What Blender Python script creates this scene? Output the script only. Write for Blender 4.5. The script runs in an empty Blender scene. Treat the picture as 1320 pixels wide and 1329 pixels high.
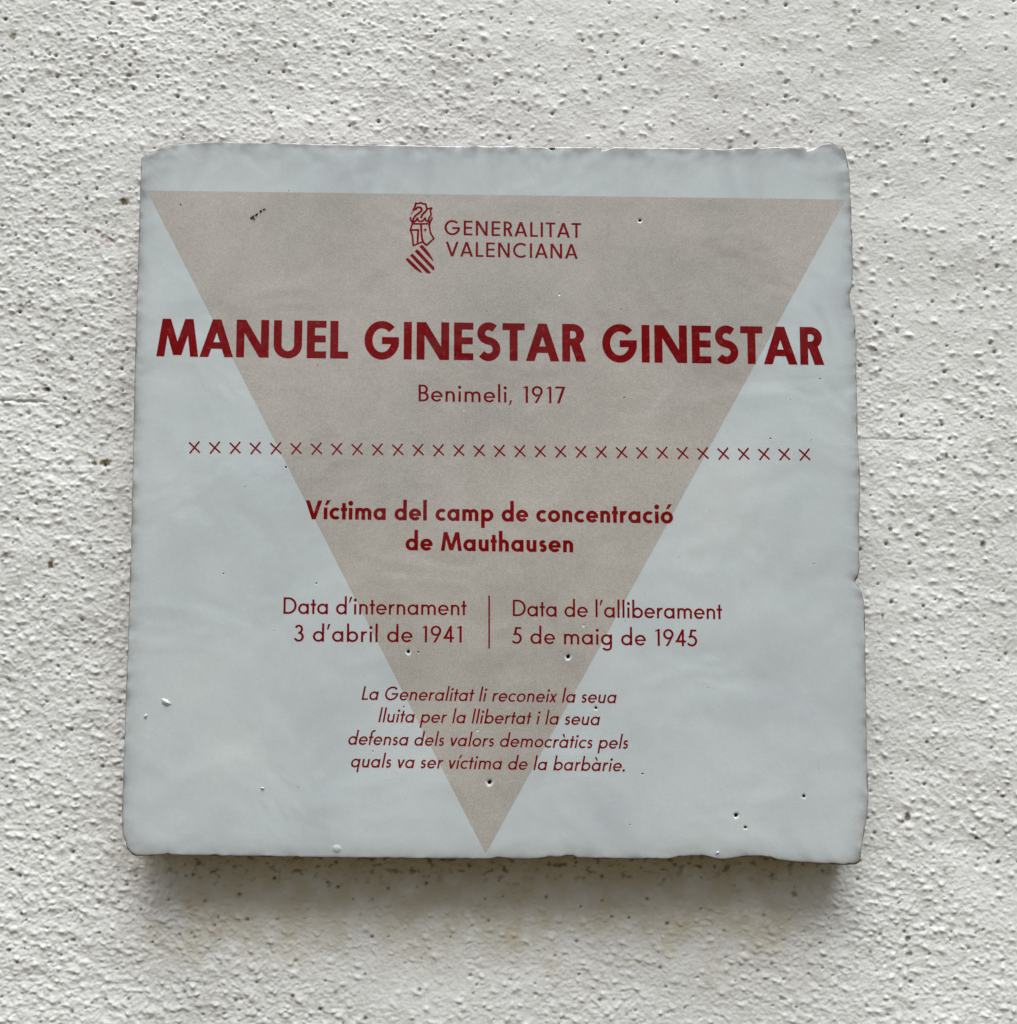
import bpy, math, random
import numpy as np
from mathutils import Vector
from mathutils.geometry import delaunay_2d_cdt

random.seed(7)
scene = bpy.context.scene
COL = scene.collection

# ------------------------------------------------------------------ camera
# World: metres. The wall face is the plane y = 0, the viewer stands at -y. The tile centre is the origin of x and z.
F_PX, PW, PH = 1400.0, 1320.0, 1329.0
TILE_T = 0.0135                       # the tile's thickness
DIST = 0.2975
PITCH = math.radians(5.07)
CAM = np.array([0.0, -DIST*math.cos(PITCH) - TILE_T, -DIST*math.sin(PITCH)])
cd = bpy.data.cameras.new('camera')
cam = bpy.data.objects.new('camera', cd)
COL.objects.link(cam)
cam.location = CAM
cam.rotation_euler = (math.pi/2 + PITCH, 0, 0)
cd.sensor_fit = 'HORIZONTAL'
cd.sensor_width = 36.0
cd.lens = 36.0*F_PX/PW
cd.clip_start = 0.01
cd.clip_end = 100.0
scene.camera = cam

# ------------------------------------------------------------------ light
SUN_EL, SUN_AZ = math.radians(66), math.radians(15)     # azimuth from straight in front of the wall, minus = from the left
world = bpy.data.worlds.new('World')
scene.world = world
world.use_nodes = True
wn, wl = world.node_tree.nodes, world.node_tree.links
wn.clear()
w_out = wn.new('ShaderNodeOutputWorld')
w_bg = wn.new('ShaderNodeBackground')
w_sky = wn.new('ShaderNodeTexSky')
w_sky.sky_type = 'NISHITA'
w_sky.sun_disc = False
w_sky.sun_elevation = SUN_EL
w_sky.sun_rotation = math.pi + SUN_AZ
w_sky.air_density = 0.75
w_sky.dust_density = 5.0
w_sky.ozone_density = 0.6
w_bg.inputs['Strength'].default_value = 0.06
# below and just above the horizon: the pale warm street and house fronts facing the wall
w_tc = wn.new('ShaderNodeTexCoord')
w_sep = wn.new('ShaderNodeSeparateXYZ')
w_map = wn.new('ShaderNodeMapRange')
w_map.inputs['From Min'].default_value = 0.0
w_map.inputs['From Max'].default_value = 0.62
w_map.interpolation_type = 'SMOOTHSTEP'
w_mix = wn.new('ShaderNodeMix')
w_mix.data_type = 'RGBA'
w_mix.inputs['A'].default_value = (1.0, 0.86, 0.58, 1)
# uneven house fronts, openings and treetops, seen only as soft shapes in the glaze
w_no = wn.new('ShaderNodeTexNoise'); w_no.inputs['Scale'].default_value = 4.2; w_no.inputs['Detail'].default_value = 2.5; w_no.inputs['Distortion'].default_value = 0.7
w_rp = wn.new('ShaderNodeValToRGB')
for _ in range(2): w_rp.color_ramp.elements.new(0.5)
for _e, (_p, _c) in zip(w_rp.color_ramp.elements, ((0.40, (0.40, 0.34, 0.24)), (0.47, (0.9, 0.79, 0.56)), (0.53, (0.9, 0.82, 0.64)), (0.55, (7.0, 7.2, 7.4)))):
    _e.position, _e.color = _p, (*_c, 1)
w_gm = wn.new('ShaderNodeMapRange')                              # street below, fronts and gaps of sky above
w_gm.inputs['From Min'].default_value, w_gm.inputs['From Max'].default_value = 0.02, 0.12
w_gx = wn.new('ShaderNodeMix'); w_gx.data_type = 'RGBA'
w_gx.inputs['A'].default_value = (1.30, 0.98, 0.44, 1)
wl.new(w_sep.outputs['Z'], w_gm.inputs['Value']); wl.new(w_gm.outputs[0], w_gx.inputs['Factor'])
wl.new(w_tc.outputs['Generated'], w_no.inputs['Vector'])
wl.new(w_no.outputs[0], w_rp.inputs[0]); wl.new(w_rp.outputs[0], w_gx.inputs['B']); wl.new(w_gx.outputs['Result'], w_mix.inputs['A'])
wl.new(w_tc.outputs['Generated'], w_sep.inputs[0])
wl.new(w_sep.outputs['Z'], w_map.inputs['Value'])
wl.new(w_map.outputs[0], w_mix.inputs['Factor'])
wl.new(w_sky.outputs[0], w_mix.inputs['B'])
wl.new(w_mix.outputs['Result'], w_bg.inputs['Color'])
wl.new(w_bg.outputs[0], w_out.inputs[0])

sl = bpy.data.lights.new('sun', 'SUN')
sl.energy = 1.5
sl.angle = math.radians(38)
sl.color = (0.95, 0.98, 0.99)
sun = bpy.data.objects.new('sun', sl)
COL.objects.link(sun)
sd = Vector((math.sin(SUN_AZ)*math.cos(SUN_EL), -math.cos(SUN_AZ)*math.cos(SUN_EL), math.sin(SUN_EL)))
sun.rotation_euler = sd.to_track_quat('Z', 'Y').to_euler()
sun.location = sd*2

vs = scene.view_settings
vs.view_transform = 'Standard'
vs.look = 'None'
vs.exposure = 1.20
vs.gamma = 1.0
vs.use_curve_mapping = False
scene.cycles.max_bounces = 6
scene.cycles.diffuse_bounces = 4

# ------------------------------------------------------------------ helpers
def on_plane(px, py, y):
    """the point of the plane y = const seen at a pixel of the photograph: x, z in metres"""
    c, s = math.cos(PITCH), math.sin(PITCH)
    a = (np.asarray(px, float) - PW/2)/F_PX
    b = (PH/2 - np.asarray(py, float))/F_PX
    dy, dz = c - b*s, s + b*c
    t = (y - CAM[1])/dy
    return np.stack([CAM[0] + t*a, CAM[2] + t*dz], -1)
def at(px, py): return on_plane(px, py, -TILE_T)
def at_wall(px, py): return on_plane(px, py, 0.0)

def hash01(ix, iy, seed):
    h = (ix.astype(np.int64)*374761393 + iy.astype(np.int64)*668265263 + seed*982451653) & 0xffffffff
    h = ((h ^ (h >> 13))*1274126177) & 0xffffffff
    h = ((h ^ (h >> 16))*2246822519) & 0xffffffff
    return ((h ^ (h >> 15)) & 0xffffff)/float(0x1000000)
def noise(x, y, seed):
    """gradient noise, about -1..1"""
    ix, iy = np.floor(x), np.floor(y)
    fx, fy = x - ix, y - iy
    u, v = fx*fx*fx*(fx*(fx*6-15)+10), fy*fy*fy*(fy*(fy*6-15)+10)
    def g(ox, oy):
        a = hash01(ix+ox, iy+oy, seed)*2*math.pi
        return np.cos(a)*(fx-ox) + np.sin(a)*(fy-oy)
    n0 = g(0,0)*(1-u) + g(1,0)*u
    n1 = g(0,1)*(1-u) + g(1,1)*u
    return (n0*(1-v) + n1*v)*1.5
def fbm(x, y, seed, octv=3, gain=0.5):
    r, a = 0, 1.0
    for k in range(octv):
        r = r + a*noise(x*2**k, y*2**k, seed + 17*k); a *= gain
    return r
def sstep(a, b, x):
    t = np.clip((x-a)/(b-a), 0, 1)
    return t*t*(3-2*t)

def mesh_object(name, verts, faces, mat, parent=None, smooth=True):
    me = bpy.data.meshes.new(name)
    me.from_pydata([tuple(map(float, v)) for v in verts], [], [tuple(map(int, f)) for f in faces])
    me.materials.append(mat)
    if smooth: me.shade_smooth()
    me.update()
    o = bpy.data.objects.new(name, me)
    COL.objects.link(o)
    if parent: o.parent = parent
    return o

# ------------------------------------------------------------------ materials
def new_mat(name):
    m = bpy.data.materials.new(name)
    m.use_nodes = True
    n = m.node_tree.nodes; l = m.node_tree.links
    return m, n, l, n['Principled BSDF']
def N(n, kind, **kw):
    o = n.new(kind)
    for k, v in kw.items():
        if k in o.inputs.keys(): o.inputs[k].default_value = v
        else: setattr(o, k, v)
    return o
def ramp(n, l, src, stops):
    r = n.new('ShaderNodeValToRGB')
    e = r.color_ramp.elements
    while len(e) < len(stops): e.new(0.5)
    for k, (p, c) in enumerate(stops):
        e[k].position = p
        e[k].color = (*c, 1) if len(c) == 3 else c
    l.new(src, r.inputs[0])
    return r.outputs[0]
def grey(v): return (v, v, v)
def mixc(n, l, fac, a, b, blend='MIX'):
    m = n.new('ShaderNodeMix'); m.data_type = 'RGBA'; m.blend_type = blend
    for s, i in ((fac, 'Factor'), (a, 'A'), (b, 'B')):
        if hasattr(s, 'links'): l.new(s, m.inputs[i])
        elif isinstance(s, (int, float)): m.inputs[i].default_value = s
        else: m.inputs[i].default_value = (*s, 1)
    return m.outputs['Result']

def stucco_material():
    m, n, l, b = new_mat('white_stucco')
    tc = N(n, 'ShaderNodeTexCoord')
    big = N(n, 'ShaderNodeTexNoise', Scale=14.0, Detail=4.0, Roughness=0.6)
    fine = N(n, 'ShaderNodeTexNoise', Scale=900.0, Detail=3.0, Roughness=0.6)
    l.new(tc.outputs['Object'], big.inputs['Vector']); l.new(tc.outputs['Object'], fine.inputs['Vector'])
    c1 = ramp(n, l, big.outputs[0], [(0.3, (0.645, 0.670, 0.655)), (0.7, (0.720, 0.748, 0.733))])
    c2 = ramp(n, l, fine.outputs[0], [(0.3, grey(0.90)), (0.7, grey(1.0))])
    c = mixc(n, l, 1.0, c1, c2, 'MULTIPLY')
    st = N(n, 'ShaderNodeAttribute', attribute_name='stain_and_shade')
    c = mixc(n, l, st.outputs['Fac'], c, (0.51, 0.485, 0.375))  # bloom colour, also carrying the olive tint of the tile's shadow
    di = N(n, 'ShaderNodeAttribute', attribute_name='moss')
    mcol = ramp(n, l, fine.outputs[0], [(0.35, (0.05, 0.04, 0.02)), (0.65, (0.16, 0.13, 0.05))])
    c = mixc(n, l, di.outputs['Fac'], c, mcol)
    rd = N(n, 'ShaderNodeAttribute', attribute_name='rust')
    c = mixc(n, l, rd.outputs['Fac'], c, (0.20, 0.05, 0.05))
    pt = N(n, 'ShaderNodeAttribute', attribute_name='grit_and_shade')
    c = mixc(n, l, pt.outputs['Fac'], c, (0.06, 0.055, 0.045))  # dark of grit and cracks, and of shade painted into the hollows
    l.new(c, b.inputs['Base Color'])
    b.inputs['Roughness'].default_value = 0.62
    b.inputs['Specular IOR Level'].default_value = 0.35
    mid = N(n, 'ShaderNodeTexNoise', Scale=420.0, Detail=5.0, Roughness=0.62)
    l.new(tc.outputs['Object'], mid.inputs['Vector'])
    bp = N(n, 'ShaderNodeBump', Strength=0.7, Distance=0.0005)
    l.new(mid.outputs[0], bp.inputs['Height'])
    l.new(bp.outputs[0], b.inputs['Normal'])
    return m

def glaze_material(name, stops, grain, edge=False, rough=0.10, spec=0.5, mottle=1.0):
    """glossy tin glaze; the colour comes in soft clouds with a fine speckle from the firing"""
    m, n, l, b = new_mat(name)
    tc = N(n, 'ShaderNodeTexCoord')
    cl = N(n, 'ShaderNodeTexNoise', Scale=24.0, Detail=5.0, Roughness=0.62)
    fi = N(n, 'ShaderNodeTexNoise', Scale=2300.0, Detail=2.0, Roughness=0.7)
    fib = N(n, 'ShaderNodeTexNoise', Scale=650.0, Detail=2.0, Roughness=0.6)
    for t in (cl, fi, fib): l.new(tc.outputs['Object'], t.inputs['Vector'])
    c = ramp(n, l, cl.outputs[0], stops)
    s = ramp(n, l, fi.outputs[0], [(0.3, grey(1-grain)), (0.7, grey(1.0))])
    c = mixc(n, l, 1.0, c, s, 'MULTIPLY')
    s = ramp(n, l, fib.outputs[0], [(0.3, grey(1-grain*0.30)), (0.7, grey(1.0))])
    c = mixc(n, l, 1.0, c, s, 'MULTIPLY')
    if spec < 0.4:                                                 # the print: small breaks in the ink
        br = ramp(n, l, fib.outputs[0], [(0.60, grey(0.0)), (0.72, grey(0.16))])
        c = mixc(n, l, br, c, (0.34, 0.13, 0.11))
    if edge:
        tn = N(n, 'ShaderNodeAttribute', attribute_name='thin')
        c = mixc(n, l, tn.outputs['Fac'], c, (0.27, 0.285, 0.29))
        at_ = N(n, 'ShaderNodeAttribute', attribute_name='bare')
        cn = N(n, 'ShaderNodeTexNoise', Scale=700.0, Detail=4.0, Roughness=0.6)
        l.new(tc.outputs['Object'], cn.inputs['Vector'])
        clay = ramp(n, l, cn.outputs[0], [(0.35, (0.045, 0.026, 0.020)), (0.65, (0.15, 0.075, 0.055))])
        c = mixc(n, l, at_.outputs['Fac'], c, clay)
        r = N(n, 'ShaderNodeMapRange')
        r.inputs['To Min'].default_value = rough; r.inputs['To Max'].default_value = 0.8
        l.new(at_.outputs['Fac'], r.inputs['Value'])
        l.new(r.outputs[0], b.inputs['Roughness'])
    else:
        b.inputs['Roughness'].default_value = rough
    l.new(c, b.inputs['Base Color'])
    b.inputs['IOR'].default_value = 1.5
    b.inputs['Specular IOR Level'].default_value = spec
    w1 = N(n, 'ShaderNodeTexNoise', Scale=38.0, Detail=2.0, Roughness=0.5, Distortion=0.6)
    w2 = N(n, 'ShaderNodeTexNoise', Scale=330.0, Detail=3.0, Roughness=0.6)
    for t in (w1, w2): l.new(tc.outputs['Object'], t.inputs['Vector'])
    b1 = N(n, 'ShaderNodeBump', Strength=1.0, Distance=0.0008)
    b2 = N(n, 'ShaderNodeBump', Strength=1.0, Distance=0.00005)
    l.new(w1.outputs[0], b1.inputs['Height']); l.new(w2.outputs[0], b2.inputs['Height'])
    l.new(b1.outputs[0], b2.inputs['Normal'])
    l.new(b2.outputs[0], b.inputs['Normal'])
    return m

M_STUCCO = stucco_material()
M_GLAZE = glaze_material('white_glaze', [(0.30, (0.462, 0.520, 0.548)), (0.50, (0.515, 0.583, 0.600)), (0.70, (0.560, 0.622, 0.628))], 0.10, edge=True)
M_BEIGE = glaze_material('beige_glaze', [(0.32, (0.418, 0.410, 0.380)), (0.50, (0.482, 0.468, 0.431)), (0.68, (0.525, 0.508, 0.468))], 0.30)
M_RED = glaze_material('red_glaze', [(0.30, (0.18, 0.001, 0.002)), (0.70, (0.225, 0.002, 0.004))], 0.30, spec=0.2)
M_FINE = glaze_material('dark_red_glaze', [(0.30, (0.190, 0.002, 0.005)), (0.70, (0.255, 0.005, 0.009))], 0.40, spec=0.2)
def plain(name, c0, c1, scale, rough):
    m, n, l, b = new_mat(name)
    tc = N(n, 'ShaderNodeTexCoord'); t = N(n, 'ShaderNodeTexNoise', Scale=scale, Detail=4.0)
    l.new(tc.outputs['Object'], t.inputs['Vector'])
    l.new(ramp(n, l, t.outputs[0], [(0.35, c0), (0.65, c1)]), b.inputs['Base Color'])
    b.inputs['Roughness'].default_value = rough
    return m
M_CLAY = plain('bare_clay', (0.02, 0.012, 0.009), (0.07, 0.04, 0.03), 900, 0.85)
M_CHIP = plain('red_clay_chip', (0.16, 0.06, 0.045), (0.27, 0.12, 0.09), 900, 0.85)
M_MOSS = plain('dry_moss', (0.045, 0.035, 0.012), (0.16, 0.125, 0.05), 1200, 0.9)

# ------------------------------------------------------------------ the wall
def grid_axis(lo, hi, step, far, grow):
    a = list(np.arange(lo, hi + step/2, step))
    s, x = step, a[-1]
    while x < far: s *= grow; x += s; a.append(x)
    s, x = step, a[0]; pre = []
    while x > -far: s *= grow; x -= s; pre.append(x)
    return np.array(pre[::-1] + a)

def build_wall():
    xs = grid_axis(-158, 158, 0.33, 900, 1.035)            # millimetres
    zs = grid_axis(-152, 168, 0.33, 900, 1.035)
    X, Z = np.meshgrid(xs, zs)
    # how rough the plaster was thrown: rough on the left and below, rubbed flatter above right
    rg = 0.62 + 0.30*sstep(20, -130, X) - 0.22*sstep(-40, 120, X)*sstep(-30, 90, Z) + 0.22*sstep(-60, -150, Z) + 0.42*fbm(X/46, Z/46, 3, 2)
    rg -= 0.55*np.exp(-((X-5)/75)**2 - ((Z-104)/11)**2)    # smeared flat where the tile was bedded
    rg -= 0.40*np.exp(-((X-5)/75)**4 - ((Z+118)/20)**2)
    rg -= 0.25*sstep(70, 125, Z)*sstep(-70, 20, X)
    rg = np.clip(rg*0.92, 0.15, 1.0)
    wx = X + 0.7*fbm(X/6, Z/6, 11, 2)
    wz = Z + 0.7*fbm(X/6+40, Z/6, 12, 2)
    ang = math.radians(-24)
    ux, uz = wx*math.cos(ang) + wz*math.sin(ang), -wx*math.sin(ang) + wz*math.cos(ang)
    h = 0.9*fbm(X/60, Z/60, 21, 2) + 0.26*fbm(X/17, Z/15, 23, 2)
    h += rg*0.13*fbm(ux/6.2, uz/3.6, 31, 3, 0.55)
    ridged = 1 - np.abs(fbm(ux/9.0, uz/4.2, 37, 2))*1.6
    h += rg*0.07*np.clip(ridged, 0, 1)**3
    def nubs(cell, prob, hgt, rad, seed, asp):
        out = np.zeros_like(X)
        a, c = ux/cell, uz/cell
        ia, ic = np.floor(a), np.floor(c)
        for oa in (-1, 0, 1):
            for oc in (-1, 0, 1):
                ja, jc = ia+oa, ic+oc
                on = hash01(ja, jc, seed) < prob*np.clip(rg, 0.25, 1)
                pa, pc = ja + hash01(ja, jc, seed+1), jc + hash01(ja, jc, seed+2)
                r = rad*(0.55 + 0.9*hash01(ja, jc, seed+3))/cell
                hh = hgt*(0.35 + 0.65*hash01(ja, jc, seed+4))
                e = asp*(0.8 + 0.5*hash01(ja, jc, seed+5))
                d2 = ((a-pa)/(r*e))**2 + ((c-pc)/r)**2
                d2n = ((a-pa)/(r*e))**2 + ((c-pc)/(r*0.62))**2     # steeper under side, as thrown plaster sags
                d2 = np.where(c < pc, d2n, d2)
                out = np.maximum(out, np.where(on, hh*np.exp(-d2**0.85), 0))
        return out
    h += nubs(2.8, 0.85, 0.60, 0.62, 51, 1.1)
    h += nubs(1.5, 0.65, 0.30, 0.32, 61, 1.1)
    h += (0.045 + 0.11*rg)*fbm(X/0.95, Z/0.85, 71, 2)
    # pinholes
    grit_and_shade = np.zeros_like(X); moss = np.zeros_like(X)
    cell = 4.7
    a, c = X/cell, Z/cell
    ia, ic = np.floor(a), np.floor(c)
    pit = np.zeros_like(X)
    for oa in (-1, 0, 1):
        for oc in (-1, 0, 1):
            ja, jc = ia+oa, ic+oc
            on = hash01(ja, jc, 81) < 0.16 + 0.30*rg
            pa, pc = ja + hash01(ja, jc, 82), jc + hash01(ja, jc, 83)
            r = (0.22 + 0.34*hash01(ja, jc, 84)**2)/cell
            g = np.exp(-(((a-pa)/r)**2 + ((c-pc)/r)**2))
            pit = np.maximum(pit, np.where(on, g*(0.5+0.7*hash01(ja, jc, 85)), 0))
            grit_and_shade = np.maximum(grit_and_shade, np.where(on & (hash01(ja, jc, 86) < 0.6), g*0.9, 0))
            on2 = hash01(ja, jc, 91) < 0.03
            r2 = r*1.3
            g2 = np.exp(-(((a-pa)/r2)**2 + ((c-pc)/(r2*0.8))**2))
            moss = np.maximum(moss, np.where(on2, g2*0.8, 0))
    h -= 0.85*pit
    def blur(A, n):
        for ax in (0, 1):
            c_ = np.cumsum(np.concatenate([np.repeat(A.take([0], ax), n+1, ax), A, np.repeat(A.take([-1], ax), n, ax)], ax), ax)
            L_ = A.shape[ax]
            A = (c_.take(range(2*n+1, 2*n+1+L_), ax) - c_.take(range(0, L_), ax))/(2*n+1)
        return A
    hollow = blur(h, 4) - h                                       # hollows painted darker: some dirt, mostly the shade of the bumps
    grit_and_shade = np.maximum(grit_and_shade, 0.28*sstep(0.2, 0.55, hollow)*sstep(-.2, .5, fbm(X/11, Z/11, 111, 2)))
    # drawn from the photograph: dabs of moss, two hair cracks, a red scratch
    wob = fbm(X/1.1, Z/1.1, 95, 2)
    def dab(px, py, rx, rz, k=1.0, arr=moss):
        p = at_wall(px, py)*1000
        d = ((X-p[0])/rx)**2 + ((Z-p[1])/rz)**2
        np.maximum(arr, k*np.clip(sstep(1.5, 0.4, d + 0.7*wob), 0, 1), out=arr)
        h[:] -= 0.3*np.exp(-d*1.3)
    for args in ((162,262,1.6,1.1), (122,601,.9,.6), (137,600,1.5,1.0), (66,733,.9,1.2), (8,722,1.6,.9,.6), (60,505,1.1,.8), (27,641,1.2,.5,.6),
                 (1277,705,.8,1.3,.8), (330,36,1.0,.9,.7), (167,98,1.1,.7,.8), (147,3,1.3,.7), (180,4,2.2,.8,.8), (15,45,1.1,1.2,.8), (160,525,.8,.5,.6),
                 (1178,1060,.8,1.3,.9), (1160,1296,.8,.6,.5), (1178,1218,.8,.7,.9), (1180,1238,1.0,.6,.8), (15,1128,.7,.6), (380,1292,.7,.6,.9),
                 (1228,592,.6,.8,.8), (1155,687,.6,.8,.9), (1145,800,.5,.8,.7), (65,645,.9,.6,.5), (1305,20,.7,.5,.6), (120,75,.8,.6,.6), (1030,1160,.8,.8,.6)):
        dab(*args)
    rust = np.zeros_like(X)
    def scratch(arr, p0, p1, wd, k, depth, bend=0.0, jag=0.6):
        a0, a1 = at_wall(*p0)*1000, at_wall(*p1)*1000
        L = np.hypot(*(a1-a0)); d = (a1-a0)/L
        u = (X-a0[0])*d[0] + (Z-a0[1])*d[1]
        v = -(X-a0[0])*d[1] + (Z-a0[1])*d[0] + bend*np.sin(np.clip(u/L, 0, 1)*math.pi) + jag*0.35*noise(u/2.5, u*0+.5, 97)
        g = np.exp(-(v/wd)**2)*sstep(-.6, .6, u)*sstep(L+.6, L-.6, u)
        h[:] -= depth*g
        if arr is not None: np.maximum(arr, k*g, out=arr)
    scratch(grit_and_shade, (1117,570), (1210,570), .20, .4, .25)
    scratch(grit_and_shade, (0,520), (62,521), .35, .35, .55, jag=1.5)
    scratch(rust, (112,297), (150,317), .38, .6, .1, bend=-1.0)
    dab(143, 313, 1.6, .7, .45, rust)
    dab(1303, 1034, .8, .5, .7, rust)
    # yellow-green bloom with runs along the tile's foot, plus painted olive shadow tint
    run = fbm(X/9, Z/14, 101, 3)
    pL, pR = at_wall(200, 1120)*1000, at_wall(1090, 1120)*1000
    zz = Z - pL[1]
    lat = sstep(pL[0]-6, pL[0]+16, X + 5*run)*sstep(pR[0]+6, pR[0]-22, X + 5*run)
    stain_and_shade = lat*sstep(-34, -10, zz + 9*run)*sstep(8, 0, zz)*(0.55 + 0.35*fbm(X/8, Z/8, 103, 3))
    stain_and_shade = np.clip(1.25*stain_and_shade, 0, 0.85)
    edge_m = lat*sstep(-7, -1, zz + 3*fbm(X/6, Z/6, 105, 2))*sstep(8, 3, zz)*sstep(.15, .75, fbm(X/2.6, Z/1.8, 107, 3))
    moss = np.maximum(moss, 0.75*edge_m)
    moss = np.clip(moss, 0, 1)
    nx, nz = len(xs), len(zs)
    co = np.stack([X, -h, Z], -1).reshape(-1, 3).astype(np.float32)*0.001
    me = bpy.data.meshes.new('stucco_wall')
    idx = np.arange(nx*nz, dtype=np.int32).reshape(nz, nx)
    q = np.stack([idx[:-1,:-1], idx[:-1,1:], idx[1:,1:], idx[1:,:-1]], -1).reshape(-1, 4)
    # the wall's other faces, so that it is a wall and not a sheet: back, sides
    me.vertices.add(len(co)); me.vertices.foreach_set('co', co.ravel())
    me.loops.add(q.size); me.loops.foreach_set('vertex_index', q.ravel())
    me.polygons.add(len(q))
    me.polygons.foreach_set('loop_start', np.arange(0, q.size, 4, dtype=np.int32))
    me.polygons.foreach_set('loop_total', np.full(len(q), 4, dtype=np.int32))
    me.update(calc_edges=True)
    me.shade_smooth()
    for nm, arr in (('stain_and_shade', stain_and_shade), ('moss', moss), ('rust', rust), ('grit_and_shade', grit_and_shade)):
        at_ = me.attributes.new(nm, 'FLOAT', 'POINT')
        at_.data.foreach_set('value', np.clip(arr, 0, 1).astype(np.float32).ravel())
    me.materials.append(M_STUCCO)
    o = bpy.data.objects.new('stucco_wall', me)
    COL.objects.link(o)
    # the masonry behind the plaster
    x0, x1, z0, z1, y0, y1 = xs[0]/1000, xs[-1]/1000, zs[0]/1000, zs[-1]/1000, 0.004, 0.25
    v = [(x0,y0,z0),(x1,y0,z0),(x1,y0,z1),(x0,y0,z1),(x0,y1,z0),(x1,y1,z0),(x1,y1,z1),(x0,y1,z1)]
    f = [(0,1,2,3),(7,6,5,4),(0,4,5,1),(1,5,6,2),(2,6,7,3),(3,7,4,0)]
    mesh_object('masonry', v, f, M_STUCCO, o, smooth=False)
    o['label'] = 'rough white stucco wall with mossy pinholes behind the ceramic tile'
    o['category'] = 'wall'
    return o
build_wall()

# ------------------------------------------------------------------ the tile
plaque = bpy.data.objects.new('memorial_tile', None)
COL.objects.link(plaque)
plaque.empty_display_size = 0.05
plaque['label'] = 'square white glazed ceramic memorial tile with red lettering over a beige inverted triangle'
plaque['category'] = 'tile'

# outline traced on the tile's own plane, clockwise from top left
OUT = [(183,203),(190,199.5),(199,195.5),(210,190.5),(222,187),(240,184.5),(262,183),(290,182.6),(330,183.5),(380,184.5),(430,186),(480,186.2),
       (520,187),(575,188),(606,188.6),(612,186.8),(621,187),(626,188.6),(660,188.3),(700,188.8),(712,190.2),(716,193.2),(721,189.6),(760,189.4),(778,189.3),
       (781,193),(790,192),(798,189.2),(830,190.2),(880,190.6),(930,191.5),(944,192.6),(950,191.4),(976,189.8),(988,190.6),(1004,189.3),(1040,190),
       (1050,193),(1058,190.6),(1070,185),(1080,184),(1086,187),(1095,190.5),(1099,200),(1102,214),(1104,232),(1104.6,255),(1106,275),(1105.5,297),(1107.5,306),
       (1107,325),(1108.5,342),(1107.5,360),(1106.2,372),(1103.4,382),(1104,392),(1106,402),(1110,410),(1111.5,424),(1110.2,432),(1112.8,445),(1112.2,480),
       (1113.4,520),(1114,560),(1115.3,592),(1116.8,610),(1117.2,655),(1115.4,672),(1116.6,700),(1115.8,722),(1117,735),(1114.5,748),(1110.8,756),(1114,760),(1119,768),
       (1122,778),(1123.4,800),(1124.2,840),(1124.6,880),(1125.4,920),(1125.8,960),(1127,1000),(1128,1040),(1127,1058),(1123,1078),(1119.5,1100),(1117.6,1119),
       (1112,1122.6),(1096,1123.4),(1070,1122),(1040,1120.5),(1012,1117.5),(1002,1113.5),(988,1112.2),(970,1112.4),(957,1114),(944,1116.2),(934,1116.8),(925,1114.2),
       (914,1111.8),(896,1111.8),(880,1113),(868,1116),(840,1116),(800,1115.5),(768,1114.8),(750,1114.4),(744,1111.6),(735,1111.6),(725,1113.6),(712,1113),(700,1115.5),
       (680,1116.4),(660,1115.4),(648,1114.2),(630,1116),(600,1115.7),(540,1115.5),(480,1114.5),(420,1114),(360,1113),(300,1112),(240,1111.2),(221,1110.6),(217,1108.6),
       (210,1110.6),(190,1111.6),(175,1111.6),(170,1109.5),(163.5,1101),(162,1094),(158,1082),(157.2,1065),(158,1030),(159.6,990),(161,950),(162.4,900),(164,860),
       (165.6,820),(166.4,790),(167,766),(168,740),(169.4,700),(170.4,650),(171.6,600),(172.4,560),(173.6,500),(175,440),(177,380),(178.6,330),(180,280),(181,240),(182,215)]
op = at(np.array([p[0] for p in OUT]), np.array([p[1] for p in OUT]))
CEN = np.array([0.5*(op[:,0].min()+op[:,0].max()), 0.5*(op[:,1].min()+op[:,1].max())])
NT = 2600
th_src = np.arctan2(op[:,1]-CEN[1], op[:,0]-CEN[0])
# resample the outline evenly along its length, then keep it as radius over angle
cl = np.vstack([op, op[:1]])
sl_ = np.concatenate([[0], np.cumsum(np.hypot(*np.diff(cl, axis=0).T))])
tt = np.linspace(0, sl_[-1], NT, endpoint=False)
ox, oz = np.interp(tt, sl_, cl[:,0]), np.interp(tt, sl_, cl[:,1])
k = np.ones(5)/5
def ring_smooth(a, n):
    kk = np.ones(n)/n
    return np.convolve(np.concatenate([a[-n:], a, a[:n]]), kk, 'same')[n:-n]
ox, oz = ring_smooth(ox, 3), ring_smooth(oz, 3)
tm = tt*1000
jit = 0.055*noise(tm/1.6, tm*0, 5) + 0.05*noise(tm/4.3, tm*0, 6) + 0.03*noise(tm/0.7, tm*0, 8)
rad0 = np.hypot(ox-CEN[0], oz-CEN[1]); ang0 = np.arctan2(oz-CEN[1], ox-CEN[0])
rad0 = rad0 + jit*0.001
rs = ring_smooth(rad0, 41)                                     # the same outline without its chips
o_ = np.argsort(ang0)
A_S, R_S, RS_S = ang0[o_], rad0[o_], rs[o_]
def rad_smooth(a): return np.interp(a, A_S, RS_S, period=2*math.pi)
HALF = 0.099
def sag(d):
    """how far the glazed face falls back at d mm from its edge"""
    d = np.asarray(d, float)
    r = 0.55
    q = np.clip(r - d, 0, r)
    return (r - np.sqrt(np.maximum(r*r - q*q, 0)))*0.9 + 0.20*np.clip(1 - d/6.0, 0, 1)**2.2
def face_y(x, z):
    """y of the tile's face at a point of it, metres"""
    a, r = np.arctan2(z-CEN[1], x-CEN[0]), np.hypot(x-CEN[0], z-CEN[1])
    d = (1 - r/rad_smooth(a))*HALF*1000
    return -TILE_T + sag(np.maximum(d, 0))*0.001

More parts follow.
